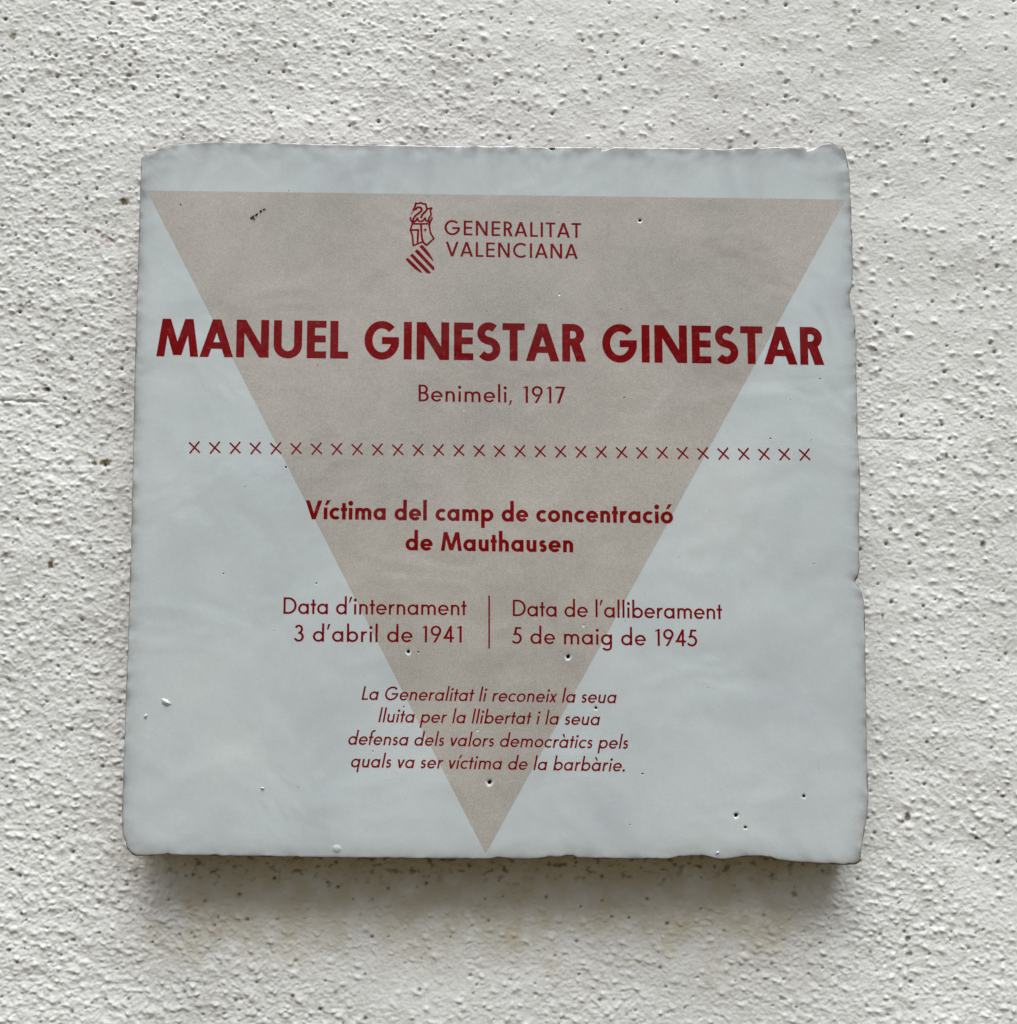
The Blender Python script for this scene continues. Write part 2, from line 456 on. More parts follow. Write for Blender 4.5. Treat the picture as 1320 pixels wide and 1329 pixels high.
PITS = [(635.5,1015.5,2.6,1),(830.5,286,1.9,1),(726,382,1.7,0),(806,401.5,1.0,1),(955.5,1058.5,2.3,1),(967.5,1074,1.6,1),(1043.5,1033.5,1.7,1),
        (1096.5,334,2.0,1),(765,193.8,3.4,2),(775,664.5,1.1,0),(541,844,0,0),(530,846,2.0,1),(737.5,852.5,2.4,1),(662,864,0,0),(410.5,757,1.2,1),(771,909,0,0),(773.5,919,1.6,1),
        (757.5,812,1.9,0),(620,948,1.8,0),(176,870,0,0),(834,1004.5,1.4,1),(1090.5,857,1.3,1),(1092.5,874,1.1,1),(1073,209,1.2,1),(661,1103.5,0,0),
        (1000,569,1.1,1),(1014,578,1.0,0),(810,516,1.1,1),(602,532,1.2,0),(412.5,474,.9,1),(371,606.5,1.4,1),(234,266,1.1,1),(239,1024,0,0),(818,1070,.9,1),(1064.5,491.5,1.0,1),
        (532,831.5,.9,1),(290,744.5,1.0,1),(176.5,1094,1.1,1),(484,975,.9,1),(543,846.5,1.3,1),(524,917.5,1.2,1)]
PITS = [p for p in PITS if p[2] > 0]
_r = random.Random(21)
for _ in range(34):
    PITS.append((_r.uniform(210, 1090), _r.uniform(215, 1090), _r.uniform(0.45, 0.75), 1))
PX = 0.000212                                                   # metres per pixel on the tile
def circle(c, r, n=14, ph=0.0, wob=0.0):
    return [(c[0] + r*(1+wob*math.sin(3*t+ph))*math.cos(t), c[1] + r*(1+wob*math.sin(2*t+ph))*math.sin(t)) for t in np.linspace(0, 2*math.pi, n, endpoint=False)]
pits = []
for i, (px, py, r, kd) in enumerate(PITS):
    c = at(px, py)
    if kd == 1 and r > 1.5: kd = 3
    r *= {0: 1.15, 1: 1.3, 2: 1.15, 3: 2.3}[kd]
    pits.append((c, circle(c, r*PX, 16, i*1.7, 0.12), r*PX, kd))

def cdt(polys, holes=(), extra=()):
    """union of simple polygons minus holes as one flat triangulation (millimetres inside for precision)"""
    vs_, fs = [], []
    for p in list(polys) + list(holes):
        b = len(vs_)
        if sum(p[i-1][0]*p[i][1] - p[i][0]*p[i-1][1] for i in range(len(p))) < 0: p = p[::-1]   # counter-clockwise
        vs_ += [Vector((x*1000, z*1000)) for x, z in p]
        fs.append(list(range(b, b+len(p))))
    vs_ += [Vector((x*1000, z*1000)) for x, z in extra]
    ov, oe, of, o1, o2, o3 = delaunay_2d_cdt(vs_, [], fs, 0, 1e-5, True)
    npos = len(polys)
    keep = [f for f, src in zip(of, o3) if src and any(s < npos for s in src) and not any(s >= npos for s in src)]
    used = sorted({i for f in keep for i in f})
    rm = {i: k for k, i in enumerate(used)}
    return np.array([(ov[i].x/1000, ov[i].y/1000) for i in used]).reshape(-1, 2), [tuple(rm[i] for i in f) for f in keep]

def outward(vv, faces):
    """wind flat faces so that they look at the viewer (-y)"""
    out = []
    for f in faces:
        a, b, c = vv[f[0]], vv[f[1]], vv[f[2]]
        cr = (b[0]-a[0])*(c[1]-a[1]) - (b[1]-a[1])*(c[0]-a[0])
        out.append(tuple(f) if cr > 0 else tuple(reversed(f)))
    return out

def build_tile():
    a = np.sort(ang0)[::1]
    a = A_S
    rc, rsm = R_S, RS_S
    dep = [0, .06, .14, .25, .4, .6, .85, 1.2, 1.7, 2.4, 3.4, 4.6, 6.0, 6.4, 7.0]
    verts, bare, thin = [], [], []
    def add_ring(r, y, b, t=1.0):
        thin.append(np.broadcast_to(t, r.shape))
        verts.append(np.stack([CEN[0] + r*np.cos(a), np.broadcast_to(y, r.shape), CEN[1] + r*np.sin(a)], -1))
        bare.append(np.broadcast_to(b, r.shape))
    notch = np.clip(rsm - rc, 0, 1)*1000                          # depth of the chips, mm
    lowside = sstep(-0.090, -0.097, CEN[1] + rsm*np.sin(a))
    # sides from the wall outward, a little rough
    for y in (0.002, -0.002, -0.006, -0.010):
        rr = rc - 0.0004 + 0.00016*noise(np.cos(a)*60, np.sin(a)*60 + y*800, 33)
        add_ring(rr, y, 1.0)
    w_e = noise(tm[o_]/2.2, tm*0, 41)*0.5 + noise(tm[o_]/7, tm*0, 42)*0.5
    for i, d in enumerate(dep):
        mix = math.exp(-d/1.6)                                    # chips die out towards the middle
        r = (rsm*(1-mix) + rc*mix)*(1 - d*0.001/HALF)
        y = -TILE_T + 0.001*sag(np.full_like(r, d)) + 0.001*np.clip(notch-0.12, 0, 1.5)*0.55*math.exp(-d/0.8)
        y = y + 0.00012*math.exp(-d/1.2)*noise(tm[o_]/3.1, tm*0, 45)
        width = 0.15 + 0.75*np.clip(w_e, 0, 1) + 0.55*np.clip(notch-0.10, 0, .8) + 0.14*lowside
        b = 1 - sstep(width*0.6, width*1.3 + 0.02, np.full_like(r, d))
        ca, sa = np.cos(a), np.sin(a)
        xx, zz = (CEN[0] + r*ca)*1000, (CEN[1] + r*sa)*1000
        reach = 1.5 + 2.4*sstep(84, 97, zz) - 0.5*sstep(-80, -96, zz)
        t = math.e**(-d/reach)*(0.85 + 0.9*fbm(xx/6, zz/4, 47, 3))
        add_ring(r, y, b, np.clip(t, 0, 1))
    nr = len(verts)
    n = len(a)
    faces = []
    for k_ in range(nr-1):
        i0 = np.arange(n); i1 = (i0+1) % n
        faces += list(zip(k_*n+i0, k_*n+i1, (k_+1)*n+i1, (k_+1)*n+i0))
    V = np.concatenate(verts); B = np.concatenate(bare); TH = np.concatenate(thin)
    # flat middle with the pinholes left open
    inner = verts[-1][:, [0, 2]]
    lim = 1 - 7.6*0.001/HALF
    def inside(c): return np.hypot(*(c-CEN))/rad_smooth(math.atan2(c[1]-CEN[1], c[0]-CEN[0])) < lim
    iv, fi = cdt([[tuple(p) for p in inner]], [p[1] for p in pits if inside(p[0])])
    key = {(round(p[0]*1e7), round(p[1]*1e7)): i for i, p in enumerate(inner)}
    base = len(V); mp = []; extra = []
    for p in iv:
        kq = (round(p[0]*1e7), round(p[1]*1e7)); hit = None
        for dx in (-1, 0, 1):
            for dz in (-1, 0, 1):
                if (kq[0]+dx, kq[1]+dz) in key: hit = key[(kq[0]+dx, kq[1]+dz)]
        if hit is not None: mp.append((nr-1)*n + hit)
        else:
            mp.append(base + len(extra)); extra.append((p[0], -TILE_T, p[1]))
    if extra:
        V = np.vstack([V, np.array(extra)]); B = np.concatenate([B, np.zeros(len(extra))]); TH = np.concatenate([TH, np.zeros(len(extra))])
    for f in outward(iv, fi): faces.append(tuple(mp[i] for i in f))
    o = mesh_object('tile_body', V, faces, M_GLAZE, plaque)
    at_ = o.data.attributes.new('bare', 'FLOAT', 'POINT')
    at_.data.foreach_set('value', B.astype(np.float32))
    at_ = o.data.attributes.new('thin', 'FLOAT', 'POINT')
    at_.data.foreach_set('value', TH.astype(np.float32))
    return o
tile_body = build_tile()

def build_pit(c, rim, r, kd):
    """a bowl that closes an opening of the face; dark clay shows at the bottom of the deep ones"""
    n = len(rim)
    rim = np.array(rim)
    prof = {0: [(1.0, 0), (0.8, .10), (0.5, .22), (0.2, .28)], 1: [(1.0, 0), (.82, .12), (.64, .36), (.48, .95), (.3, 2.0)], 3: [(1.0, 0), (.82, .03), (.6, .10), (.43, .28), (.34, .7), (.2, 1.4)], 2: [(1.0, 0), (.9, .4), (.8, 1.2), (.5, 2.0)]}[kd]
    vv = []
    fy = face_y(rim[:,0], rim[:,1])
    for s, d in prof:
        p = c + (rim - c)*s
        vv.append(np.stack([p[:,0], fy + d*r, p[:,1]], -1))
    V = np.concatenate(vv)
    F = []
    for k_ in range(len(prof)-1):
        for i in range(n):
            j = (i+1) % n
            F.append((k_*n+i, k_*n+j, (k_+1)*n+j, (k_+1)*n+i))
    F.append(tuple((len(prof)-1)*n + i for i in range(n)))
    o = mesh_object('glaze_pit', V, F, M_PITGLAZE, plaque)
    if kd:
        o.data.materials.append(M_CLAY)
        for p in o.data.polygons:
            if p.index >= n*{1: 2, 2: 1, 3: 3}[kd]: p.material_index = 1
    return o
M_PITGLAZE = glaze_material('pit_glaze', [(0.3, (0.50, 0.53, 0.53)), (0.7, (0.56, 0.59, 0.58))], 0.08)

# triangle: a sheet of beige glaze that follows the face out to the rounded edge
T0, T1, T2 = at(190.5, 247.2), at(1097.5, 259), at(630.5, 1108)
ext = []
for i in range(1, 60):
    for (p, q) in ((T0, T1), (T1, T0)):
        for k_ in range(0, 7):
            t = i*0.0006
            d = (q-p)/np.hypot(*(q-p))
            e = (T2-p)/np.hypot(*(T2-p))
            pt = p + d*t*(1-k_/7) + e*t*(k_/7)
            if 0 < k_: ext.append(tuple(pt))
def edge_pts(p, q, n): return [tuple(p + (q-p)*t) for t in np.linspace(0, 1, n, endpoint=False)]
tri_poly = edge_pts(T0, T1, 300) + edge_pts(T1, T2, 300) + edge_pts(T2, T0, 300)
def lift(vv, eps): return np.stack([vv[:,0], face_y(vv[:,0], vv[:,1]) - eps, vv[:,1]], -1)
tv, tf = cdt([tri_poly], [p[1] for p in pits], ext)
mesh_object('inverted_triangle', lift(tv, 0.00002), outward(tv, tf), M_BEIGE, plaque)
for p in pits: build_pit(*p)

# ------------------------------------------------------------------ lettering: a geometric sans drawn from strokes
class Pen:
    def __init__(s): s.p = []
    def poly(s, *pts): s.p.append(list(pts))
    def rect(s, x0, y0, x1, y1): s.poly((x0,y0),(x1,y0),(x1,y1),(x0,y1))
    def diag(s, x0, y0, x1, y1, wx): s.poly((x0,y0),(x0+wx,y0),(x1+wx,y1),(x1,y1))
    def arc(s, cx, cy, rx, ry, a0, a1, w, h):
        span = abs(a1-a0); parts = max(1, int(math.ceil(span/170.0)))
        for i in range(parts):
            b0 = math.radians(a0 + (a1-a0)*i/parts); b1 = math.radians(a0 + (a1-a0)*(i+1)/parts)
            t = np.linspace(b0, b1, 15)
            o = [(cx+rx*math.cos(q), cy+ry*math.sin(q)) for q in t]
            n = [(cx+(rx-w)*math.cos(q), cy+(ry-h)*math.sin(q)) for q in t[::-1]]
            s.p.append(o+n)
    def ring(s, cx, cy, rx, ry, w, h): s.arc(cx, cy, rx, ry, 0, 360, w, h)
    def stroke(s, pts, w):
        P = np.array(pts, float)
        d = np.gradient(P, axis=0); d /= np.hypot(d[:,0], d[:,1])[:,None] + 1e-9
        nn = np.stack([-d[:,1], d[:,0]], -1)*w/2
        m = len(P)
        for a in range(0, m-1, 8):                                # short bands, so no band crosses itself
            b = min(a+9, m)
            s.p.append([tuple(q) for q in (P+nn)[a:b]] + [tuple(q) for q in (P-nn)[a:b][::-1]])
    def dot(s, cx, cy, r): s.p.append([(cx+r*math.cos(t), cy+r*math.sin(t)) for t in np.linspace(0, 2*math.pi, 14, endpoint=False)])

def s_spine(x0, x1, y0, y1, w, h, a_end):
    """centre line of an S inside a box"""
    cx = (x0+x1)/2
    H = y1-y0
    r1, r2 = (H+h)/4*0.96, (H+h)/4*1.04
    rx1, rx2 = (x1-x0)/2*0.95-w/2, (x1-x0)/2-w/2
    up = [(cx+rx1*math.cos(t), y1-r1+(r1-h/2)*math.sin(t)) for t in np.linspace(math.radians(a_end), math.radians(262), 26)]
    lo = [(cx+rx2*math.cos(t), y0+r2+(r2-h/2)*math.sin(t)) for t in np.linspace(math.radians(82), math.radians(-180+a_end-4), 26)]
    P = np.array(up+lo)
    L = np.concatenate([[0], np.cumsum(np.hypot(*np.diff(P, axis=0).T))])
    t = np.linspace(0, L[-1], 64)
    P = np.stack([np.interp(t, L, P[:,0]), np.interp(t, L, P[:,1])], -1)
    for _ in range(10):
        P[1:-1] = 0.25*P[:-2] + 0.5*P[1:-1] + 0.25*P[2:]
    return P

def glyph(c, w, logo=False):
    """(polygons, left bearing, width, right bearing) in cap heights; w = stem width"""
    g = Pen(); h = w*0.88; xh = 0.63; asc = 1.10
    st, rd, dg = 0.118-0.22*w, 0.058-0.09*w, 0.020
    if logo: st, rd, dg = 0.11, 0.07, 0.035
    bold = w > 0.15
    wd = w*1.10
    if c in 'AV':
        W = 0.74 + 0.72*w if not logo else 0.84
        ax = W/2 - wd*0.48
        for sgn in (0, 1):
            f = (lambda x: x) if not sgn else (lambda x: W-x)
            q = [(f(0),0),(f(wd),0),(f(ax+wd*0.96),1),(f(ax),1)]
            g.poly(*q)
        if c == 'A':
            b = 0.22; t = b+h*0.92
            g.poly((ax*b+wd*.5,b),(W-ax*b-wd*.5,b),(W-ax*t-wd*.5,t),(ax*t+wd*.5,t))
            return g.p, dg, W, dg
        return [[(x,1-y) for x,y in p] for p in g.p], dg, W, dg
    if c == 'M':
        W = 1.05 + 0.30*w; t = 0.145; wm = wd*0.95; ax = W/2 - wm*0.5; vb = 0.04 if bold else 0.0
        for sgn in (0, 1):
            f = (lambda x: x) if not sgn else (lambda x: W-x)
            g.poly((f(0),0),(f(w),0),(f(t+w*0.93),1),(f(t),1))
            g.poly((f(t+w*0.06),1),(f(t+wm),1),(f(ax+wm),vb),(f(ax),vb))
        return g.p, 0.03, W, 0.03
    if c == 'N':
        W = 0.70 + 0.78*w if not logo else 0.76
        g.rect(0,0,w,1); g.rect(W-w,0,W,1); g.diag(W-w*1.18,0,0,1,w*1.18)
        return g.p, st, W, st
    if c == 'U':
        W = 0.66+0.45*w; r = 0.36
        g.rect(0,r,w,1); g.rect(W-w,r,W,1); g.arc(W/2,r-.015,W/2,r,180,360,w,h*1.05); g.rect(0,r-.02,w,r+.02); g.rect(W-w,r-.02,W,r+.02)
        return g.p, st, W, st
    if c == 'E':
        W = 0.48+0.17*w if not logo else 0.56
        g.rect(0,0,w,1)
        for y in (0, 0.5-h/2+.015, 1-h): g.rect(w*.5,y,W if y != 0.5-h/2+.015 else W*0.97,y+h)
        return g.p, st, W, st*0.7
    if c == 'L':
        W = 0.42+0.28*w if not logo else 0.5
        g.rect(0,0,w,1); g.rect(w*.5,0,W,h)
        return g.p, st, W, dg
    if c == 'I':
        g.rect(0,0,w,1); return g.p, st, w, st
    if c == 'T':
        W = 0.55+0.2*w if not logo else 0.62
        g.rect(0,1-h,W,1); g.rect(W/2-w/2,0,W/2+w/2,1-h*.5)
        return g.p, dg, W, dg
    if c == 'G':
        R = 0.465 if bold else 0.50
        g.arc(R,.5,R,.515,43,352,w,h*1.05)
        yb = 0.40 if bold else 0.41
        g.rect(R,yb,2*R-.01,yb+h)
        return g.p, rd, 2*R, st*0.85
    if c == 'C':
        R = 0.515
        g.arc(R,.5,R,R,47,313,w,h*1.05)
        return g.p, rd, R+R*0.75, dg+.02
    if c == 'S':
        W = 0.58+0.36*w
        g.stroke(s_spine(0,W,-.015,1.015,w,h,38), w*0.97)
        return g.p, rd, W, rd
    if c in 'RB':
        hb = 0.53+0.2*w; rb = hb/2; W = 0.50+0.22*w
        W += 0.18*w*bold; rx = min(rb*1.05, W-.08)
        g.rect(0,0,w,1); g.rect(w*.5,1-h,W-rx+.01,1); g.rect(w*.5,1-hb,W-rx+.01,1-hb+h); g.arc(W-rx,1-rb,rx,rb,-90,90,w,h)
        if c == 'R':
            wl_ = w*1.2; W2 = W+0.05
            g.poly((W2-wl_,0),(W2,0),(W*0.50+wl_*0.62,1-hb+h*.6),(W*0.50-wl_*0.38,1-hb+h*.6))
            return g.p, st, W2, dg
        hb2 = 1-hb+h; rb2 = hb2/2; W2 = W+0.045; rx2 = min(rb2*1.05, W2-.08)
        g.rect(w*.5,0,W2-rx2+.01,h); g.arc(W2-rx2,rb2,rx2,rb2,-90,90,w,h)
        return g.p, st, W2, rd
    if c == 'D':
        W = 0.80
        g.rect(0,0,w,1); g.rect(w*.5,0,W-.5+.01,h); g.rect(w*.5,1-h,W-.5+.01,1); g.arc(W-.5,.5,.5,.5,-90,90,w,h)
        return g.p, st, W, rd
    r = xh/2+.008; rx = r*(1.0+0.12*w); cy = xh/2
    base = c
    acc = None
    if c in 'íóàè': acc = c; base = {'í':'ı','ó':'o','à':'a','è':'e'}[c]
    c = base
    res = None
    if c in 'aqgdbpo':
        g.ring(rx,cy,rx,r,w,h)
        if c == 'o': res = (rd, 2*rx, rd)
        elif c in 'bp':
            g.rect(0,0 if c=='b' else -.36,w,asc if c=='b' else xh)
            res = (st, 2*rx, rd)
        else:
            W = 2*rx; y0, y1 = {'a':(0,xh),'q':(-.36,xh),'d':(0,asc),'g':(-.10,xh)}[c]
            g.rect(W-w,y0,W,y1)
            if c == 'g':
                rg_ = rx*0.92
                g.arc(W-rg_,-.095,rg_,.255,205,362,w,h)
            res = (rd, W, st)
    elif c == 'c':
        g.arc(rx,cy,rx,r,48,312,w,h); res = (rd, rx*1.72, dg)
    elif c == 'e':
        g.arc(rx,cy,rx,r,-3,322,w,h); g.rect(w*.5,cy-h*.44,2*rx-w*.05,cy+h*.36); res = (rd, 2*rx, rd*.8)
    elif c in 'nhmu':
        W = xh*0.80+0.16*w; ra = W/2
        if c == 'm': W = xh*0.76+0.28*w; ra = W/2
        a_ = ra*0.96
        if c == 'u':
            g.rect(W-w,0,W,xh); g.rect(0,a_-.005,w,xh); g.arc(ra,a_-.01,ra,a_,180,360,w,h); res = (st*.95, W, st)
        else:
            g.rect(0,0,w,asc if c=='h' else xh)
            yc = xh-a_+.01
            g.arc(ra,yc,ra,a_,0,180,w,h); g.rect(W-w,0,W,yc+.005)
            if c == 'm':
                o = W-w; g.arc(o+ra,yc,ra,a_,0,180,w,h); g.rect(o+W-w,0,o+W,yc+.005); W = o+W
            res = (st, W, st*.95)
    elif c == 'r':
        g.rect(0,0,w,xh); g.arc(w*.4+.22,xh-.235,.22+w*.0,.245,62,176,w*.95,h); res = (st, w*.4+.22+.115, 0.0)
    elif c == 't':
        x = 0.10 if not bold else .07; g.rect(x,0,x+w,.88); g.rect(0,xh-h,2*x+w,xh); res = (dg, 2*x+w, dg)
    elif c == 'f':
        x = 0.08; g.rect(x,0,x+w,asc-.2); g.arc(x+.23,asc-.225,.23,.235,62,182,w,h); g.rect(0,xh-h,x+w+.12,xh); res = (dg, x+.27, .0)
    elif c in 'iı':
        g.rect(0,0,w,xh)
        if c == 'i': g.dot(w/2,.87,w*.62+.012)
        res = (st, w, st)
    elif c == 'l':
        g.rect(0,0,w,asc); res = (st, w, st)
    elif c == 's':
        W = .36+.35*w; g.stroke(s_spine(0,W,-.008,xh+.008,w*.95,h,30), w*.92); res = (dg+.02, W, dg+.02)
    elif c == 'v':
        W = .50+.4*w; ax = W/2-wd*.48
        for sgn in (0,1):
            f = (lambda x: x) if not sgn else (lambda x: W-x)
            g.poly((f(0),xh),(f(wd),xh),(f(ax+wd*.96),0),(f(ax),0))
        res = (dg*.6, W, dg*.6)
    elif c == 'x':
        W = .46+.4*w; g.diag(0,0,W-wd,xh,wd); g.diag(W-wd,0,0,xh,wd); res = (dg*.6, W, dg*.6)
    elif c == '1':
        g.rect(.17,0,.17+w,1.0); g.poly((.03,.88-h*.2),(.17+w*.5,1-h*1.02),(.17+w*.5,1),(.0+.02,.90)); res = (.09, .17+w, .13)
    elif c == '9':
        R = .31; g.ring(R,1-R+.01,R,R,w,h)
        g.poly((.14,0),(.14+w*1.16,0),(2*R-w*.05,.62),(2*R-w*1.02,.56)); res = (.05, 2*R, .06)
    elif c == '7':
        W = .56; g.rect(0,1-h,W,1); g.poly((.10,0),(.10+wd*1.06,0),(W,1-h*.5),(W-wd*1.06,1-h*.5)); res = (.05, W, .03)
    elif c == '3':
        g.arc(.27,.735,.255,.275,150,-92,-w,-h) if False else None
        g.arc(.26,.74,.245,.27,-95,158,w,h); g.arc(.26,.285,.295,.295,-158,97,w,h); res = (.05, .56, .06)
    elif c == '4':
        W = .62; g.rect(W-.12-w,0,W-.12,1); g.rect(0,.22,W,.22+h); g.poly((0,.22+h*.2),(w*1.25,.22+h*.2),(W-.12,1),(W-.12-w*.9,1)); res = (.03, W, .03)
    elif c == '5':
        g.rect(.17,1-h,.52,1); g.poly((.09,.52),(.09+w,.52),(.17+w,1),(.17,1)); g.arc(.235,.315,.325,.33,-148,128,w,h); res = (.05, .56, .06)
    elif c == '.':
        g.dot(w*.6,w*.55,w*.62+.01); res = (.06, w*1.2, .08)
    elif c == ',':
        g.poly((-.02,-.16),(.05,-.16),(w*.6+.09,.14),(w*.6-.03,.14)); res = (.04, .14, .10)
    elif c == '’':
        g.poly((0,.72),(w*.55,.72),(.10+w*.8,1.06),(.10-w*.25,1.06)); res = (.04, .12+w*.6, .03)
    elif c == ' ':
        res = (0, .30, 0)
    lb, W, rb_ = res
    if acc:
        mx = W/2
        if acc in 'íó': g.poly((mx-w*.15-.02,.76),(mx+w*.45,.76),(mx+w*.8+.12,1.02),(mx-w*.1+.09,1.02))
        else: g.poly((mx-w*.45,.76),(mx+w*.15+.02,.76),(mx+w*.1-.09,1.02),(mx-w*.8-.12,1.02))
    return g.p, lb, W, rb_

def text_polys(s, w, slant=0.0, logo=False, space=0.30):
    """the line laid out with its own bearings: list of (polygons, x offset, index)"""
    x, items = 0.0, []
    for i, ch in enumerate(s):
        p, lb, W, rb = glyph(ch, w, logo)
        if ch == ' ': x += space; continue
        if i: x += lb
        items.append((p, x, i)); x += W
        end = x
        x += rb
    return items, end

def inscribe(name, s, w, left, right, cap_px, mat, slant=0.0, logo=False, space=0.36, label=None, eps=0.00004, squeeze=0.5):
    items, W = text_polys(s, w, slant, logo, space)
    A, Bp = at(*left), at(*right)
    cap = np.hypot(*(at(left[0], left[1]-cap_px) - A))
    L = np.hypot(*(Bp-A))/cap - (0 if not slant else 0.0)
    ratio = L/W
    sx = ratio**squeeze
    track = (L - W*sx)/(len(s)-1)
    ux = (Bp-A)/np.hypot(*(Bp-A))
    V, F = [], []
    for polys, x, i in items:
        q = [[(px_*sx + x*sx + track*i + slant*py_, py_) for px_, py_ in p] for p in polys]
        q = [[(A[0] + cap*(u*ux[0]), A[1] + cap*(u*ux[1] + v)) for u, v in p] for p in q]
        vv, ff = cdt(q)
        if not len(vv): continue
        b = len(V)
        V += list(lift(vv, eps)); F += [tuple(k_+b for k_ in f) for f in outward(vv, ff)]
    print('TEXT', s, 'ratio %.3f' % ratio, 'track %.3f' % track)
    o = mesh_object(name, V, F, mat, plaque, smooth=False)
    if label: o['label'] = label
    return o

inscribe('logo_lettering', 'GENERALITAT', 0.150, (576.8,304.8), (754.5,308.9), 19.2, M_FINE, logo=True)
inscribe('logo_lettering', 'VALENCIANA', 0.150, (578.4,332.6), (750,335.9), 19.0, M_FINE, logo=True)
inscribe('name_lettering', 'MANUEL GINESTAR GINESTAR', 0.213, (202.8,462.3), (1070,473.6), 48.8, M_RED, space=0.40, label='large bold red capital lettering')
inscribe('birth_lettering', 'Benimeli, 1917', 0.132, (543.2,520.8), (733.6,523.6), 21.8, M_FINE)
inscribe('victim_lettering', 'Víctima del camp de concentració', 0.198, (396.5,673.7), (873.7,679.4), 24.4, M_RED, space=0.36, label='bold red lettering of medium size')
inscribe('victim_lettering', 'de Mauthausen', 0.198, (526.3,714.2), (744,716.9), 24.4, M_RED, space=0.36, label='bold red lettering of medium size')
inscribe('date_lettering', 'Data d’internament', 0.132, (367.8,796.5), (605.6,798.6), 21.4, M_FINE)
inscribe('date_lettering', '3 d’abril de 1941', 0.132, (381.8,832.4), (599.3,834), 21.6, M_FINE)
inscribe('date_lettering', 'Data de l’alliberament', 0.132, (665.6,799.6), (937.4,803.6), 21.4, M_FINE)
inscribe('date_lettering', '5 de maig de 1945', 0.132, (665,835.2), (905,838.7), 21.6, M_FINE)
IT = dict(slant=math.tan(math.radians(11)), label='small slanted red lettering')
inscribe('tribute_lettering', 'La Generalitat li reconeix la seua', 0.134, (469.2,908.2), (798.5,912.6), 17.6, M_FINE, **IT)
inscribe('tribute_lettering', 'lluita per la llibertat i la seua', 0.134, (491,937.2), (777,941.2), 17.6, M_FINE, **IT)
inscribe('tribute_lettering', 'defensa dels valors democràtics pels', 0.134, (451,966.4), (814.5,971.8), 17.6, M_FINE, **IT)
inscribe('tribute_lettering', 'quals va ser víctima de la barbàrie.', 0.134, (454.6,995.6), (810.6,1001.2), 17.6, M_FINE, **IT)

# the row of little crosses, each one drawn by two pen strokes
cross_me = None
for i in range(31):
    t = i/30
    px, py = 252.3 + t*(1044.2-252.3), 580.5 + t*(589.9-580.5)
    c = at(px, py)
    if cross_me is None:
        s = PX
        def bar(x0, y0, x1, y1, w0, w1):
            d = np.array([x1-x0, y1-y0]); d /= np.hypot(*d); n_ = np.array([-d[1], d[0]])
            return [(x0+n_[0]*w0, y0+n_[1]*w0), (x0-n_[0]*w0, y0-n_[1]*w0), (x1-n_[0]*w1, y1-n_[1]*w1), (x1+n_[0]*w1, y1+n_[1]*w1)]
        polys = [[(a*s, b*s) for a, b in p] for p in (bar(-7.2,6.6,7.4,-6.9,1.05,1.05), bar(-5.8,-7.9,6.4,7.9,1.1,1.1))]
        vv, ff = cdt(polys)
        V = np.stack([vv[:,0], np.zeros(len(vv)), vv[:,1]], -1)
        o = mesh_object('cross_mark', V, outward(vv, ff), M_FINE, plaque, smooth=False)
        cross_me = o.data
    else:
        o = bpy.data.objects.new('cross_mark', cross_me); COL.objects.link(o); o.parent = plaque
    o.location = (c[0], -TILE_T - 0.00004, c[1])
    o.rotation_euler = (0, math.radians(0.68) + random.uniform(-.02, .02), 0)

# the upright rule between the two dates
p0, p1 = at(634.9, 841.8), at(634.9, 772.8)
hw = 1.05*PX
vv, ff = cdt([[(p0[0]-hw,p0[1]),(p0[0]+hw,p0[1]),(p1[0]+hw,p1[1]),(p1[0]-hw,p1[1])]])
mesh_object('divider_line', lift(vv, 0.00004), outward(vv, ff), M_FINE, plaque, smooth=False)

# the coat of arms: helmet, crown, shield with bars (traced, 12.65 px of the tracing per photo pixel)
K = 12.65
def E(X, Y): return tuple(at(520 + X/K, 255 + Y/K))
def seg_polys(pts, w, closed=False):
    P = [E(*p) for p in pts]
    if closed: P = P + [P[0]]
    hw_ = w/K*PX/2; out = []
    for a, b in zip(P[:-1], P[1:]):
        a, b = np.array(a), np.array(b)
        d = (b-a)/np.hypot(*(b-a)); n_ = np.array([-d[1], d[0]])*hw_
        out.append([tuple(a+n_), tuple(a-n_), tuple(b-n_), tuple(b+n_)])
    for q in P: out.append(circle(np.array(q), hw_*0.99, 8, 0.3))
    return out
def curve(pts, n=6):
    P = [np.array(p, float) for p in pts]; P = [2*P[0]-P[1]] + P + [2*P[-1]-P[-2]]
    out = []
    for i in range(1, len(P)-2):
        for t in np.linspace(0, 1, n, endpoint=False):
            out.append(0.5*((2*P[i]) + (-P[i-1]+P[i+1])*t + (2*P[i-1]-5*P[i]+4*P[i+1]-P[i+2])*t*t + (-P[i-1]+3*P[i]-3*P[i+1]+P[i+2])*t**3))
    return [tuple(p) for p in out] + [tuple(P[-2])]
arms = []
lw = 31
arms += seg_polys(curve([(212,212),(235,165),(250,110)]), lw+4)
arms += seg_polys(curve([(245,112),(290,116),(332,104),(372,122),(412,126),(418,160),(432,196)]), lw)
arms += seg_polys(curve([(432,196),(470,200),(508,190),(490,240),(500,300),(470,345),(455,400)]), lw)
arms += seg_polys(curve([(440,200),(405,250),(355,300),(338,345)]), lw+6)
arms += seg_polys(curve([(205,215),(245,212),(280,180),(330,185),(345,225),(310,265),(250,310),(215,360),(205,400)]), lw+6)
arms += seg_polys(curve([(215,240),(190,262),(172,290)]), 16)
arms += seg_polys(curve([(160,350),(172,395),(205,420),(250,400),(275,355),(290,395),(335,408),(375,392),(400,355),(418,396),(470,415),(498,395),(515,350)]), lw+2)
arms += seg_polys([(196,420),(190,452)], lw)
arms += seg_polys([(488,410),(470,452)], lw)
arms += seg_polys([(190,450),(480,450)], lw)
arms += seg_polys([(192,450),(160,550),(195,650),(208,808)], lw)
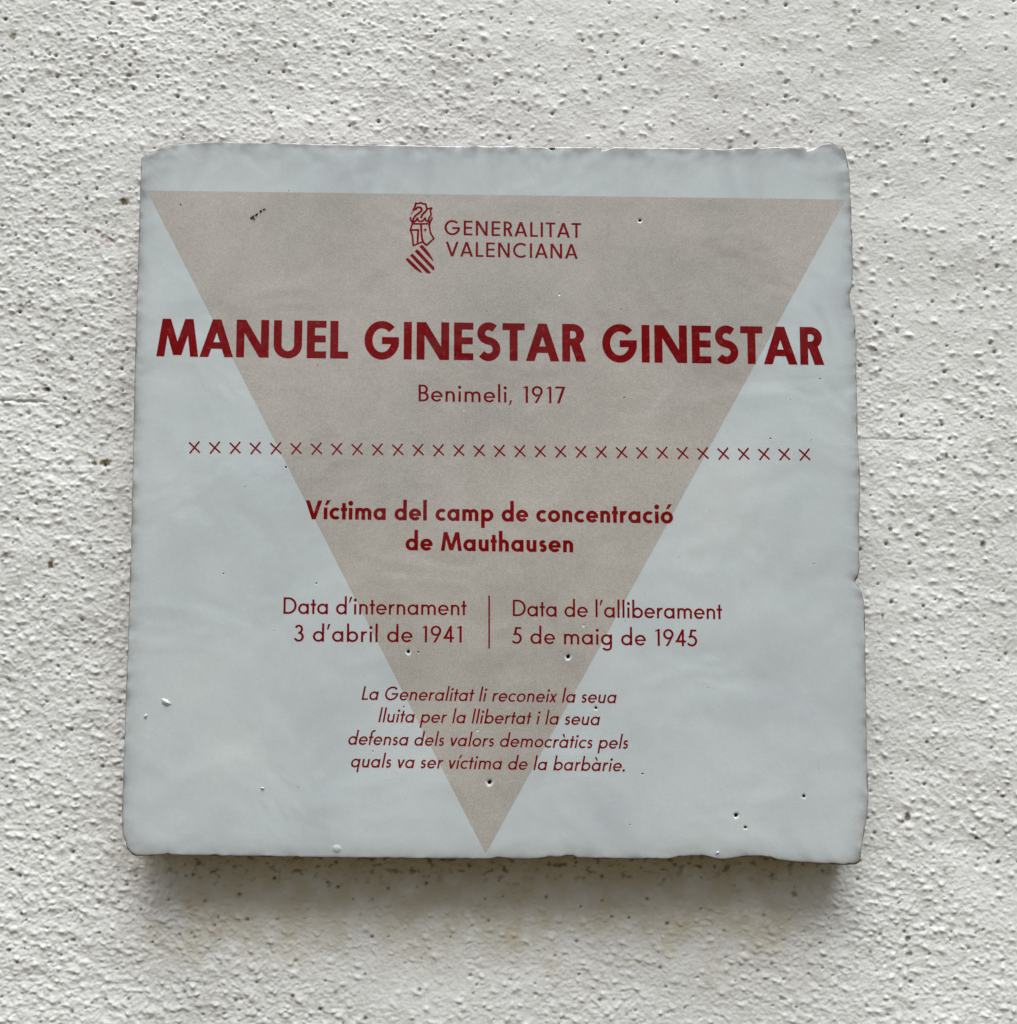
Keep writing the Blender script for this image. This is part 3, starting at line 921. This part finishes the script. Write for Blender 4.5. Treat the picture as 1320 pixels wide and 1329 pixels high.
arms += seg_polys([(208,808),(355,745)], lw)
arms += seg_polys([(170,552),(288,548),(278,770)], lw+4)
arms += seg_polys([(335,455),(342,600),(352,700),(380,765),(428,800)], lw+4)
arms += seg_polys([(428,800),(545,692),(490,600),(468,455)], lw)
arms.append([E(405,520),E(432,552),E(410,560),E(402,618),E(394,560),E(370,552)])
def bars(pts): arms.append([E(*p) for p in pts])
bars([(342,792),(368,806),(420,862),(480,945),(540,1050),(528,1062),(440,968),(308,826)])
bars([(268,866),(300,890),(556,1162),(552,1208),(530,1212),(232,902)])
bars([(184,938),(214,956),(500,1248),(470,1268),(430,1262),(156,974)])
bars([(112,1008),(140,1026),(250,1130),(358,1246),(330,1252),(230,1190),(140,1100),(82,1034)])
vv, ff = cdt(arms)
mesh_object('coat_of_arms', lift(vv, 0.00004), outward(vv, ff), M_FINE, plaque, smooth=False)

# small lumps: bare red clay where the rim broke, a scrap of dry moss stuck on the glaze
def lump(name, blobs, mat, label=None, hgt=0.0004, jag=1.0):
    V, F = [], []
    for (px, py, rx, ry, rot) in blobs:
        c = at(px, py); b = len(V)
        nr_, na = 5, 14
        for i in range(nr_):
            s = 1 - i/(nr_-1)*0.92
            for j in range(na):
                t = 2*math.pi*j/na
                r_ = s*(1 + jag*(0.28*math.sin(2*t+px) + 0.2*math.sin(5*t+py)))
                x, z = rx*PX*r_*math.cos(t), ry*PX*r_*math.sin(t)
                xr, zr = x*math.cos(rot)-z*math.sin(rot), x*math.sin(rot)+z*math.cos(rot)
                fy = float(face_y(c[0]+xr, c[1]+zr))
                V.append((c[0]+xr, fy + 0.00003 - hgt*(1-s*s)*(1+0.3*jag*math.sin(3*t)), c[1]+zr))
        for i in range(nr_-1):
            for j in range(na):
                k_ = (j+1) % na
                F.append((b+i*na+j, b+i*na+k_, b+(i+1)*na+k_, b+(i+1)*na+j))
        F.append(tuple(b+(nr_-1)*na+j for j in range(na)))
    o = mesh_object(name, V, F, mat, plaque)
    if label: o['label'] = label
    return o
lump('moss_scrap', [(327.5,282,3.2,2.6,.5),(333,278.5,2.6,1.6,.5),(338.5,274,2.6,1.8,.6),(343,271.5,2.2,.5,.3),(330,284,1.6,1.2,0)], M_MOSS, None, 0.0004)
lump('glaze_bump', [(215.5,911.5,6.0,5.0,-.4)], M_PITGLAZE, None, 0.0005)
lump('glaze_bump', [(189,929.5,2.2,3.0,.3)], M_PITGLAZE, None, 0.0004)
lump('glaze_bump', [(437,1101.5,6.5,5.5,0)], M_GLAZE, None, 0.0003, 0.15)
lump('glaze_bump', [(341,1023,2.2,1.8,0)], M_PITGLAZE, None, 0.0004)
lump('glaze_bump', [(931.5,1106.5,2.2,1.8,.5)], M_PITGLAZE, None, 0.0004)
lump('clay_chip', [(1076,187.6,6.0,1.7,-.05)], M_CHIP, None, 0.0002)
lump('clay_chip', [(1098,199,1.2,3.6,.2)], M_CLAY, None, 0.0002)
lump('clay_chip', [(1106,300.5,1.1,4.5,0)], M_CHIP, None, 0.0002)
lump('clay_chip', [(717,192.4,4.0,1.6,-.2)], M_CLAY, None, 0.0002)
lump('clay_chip', [(1110.5,428,1.0,3.6,.1)], M_CHIP, None, 0.0002)
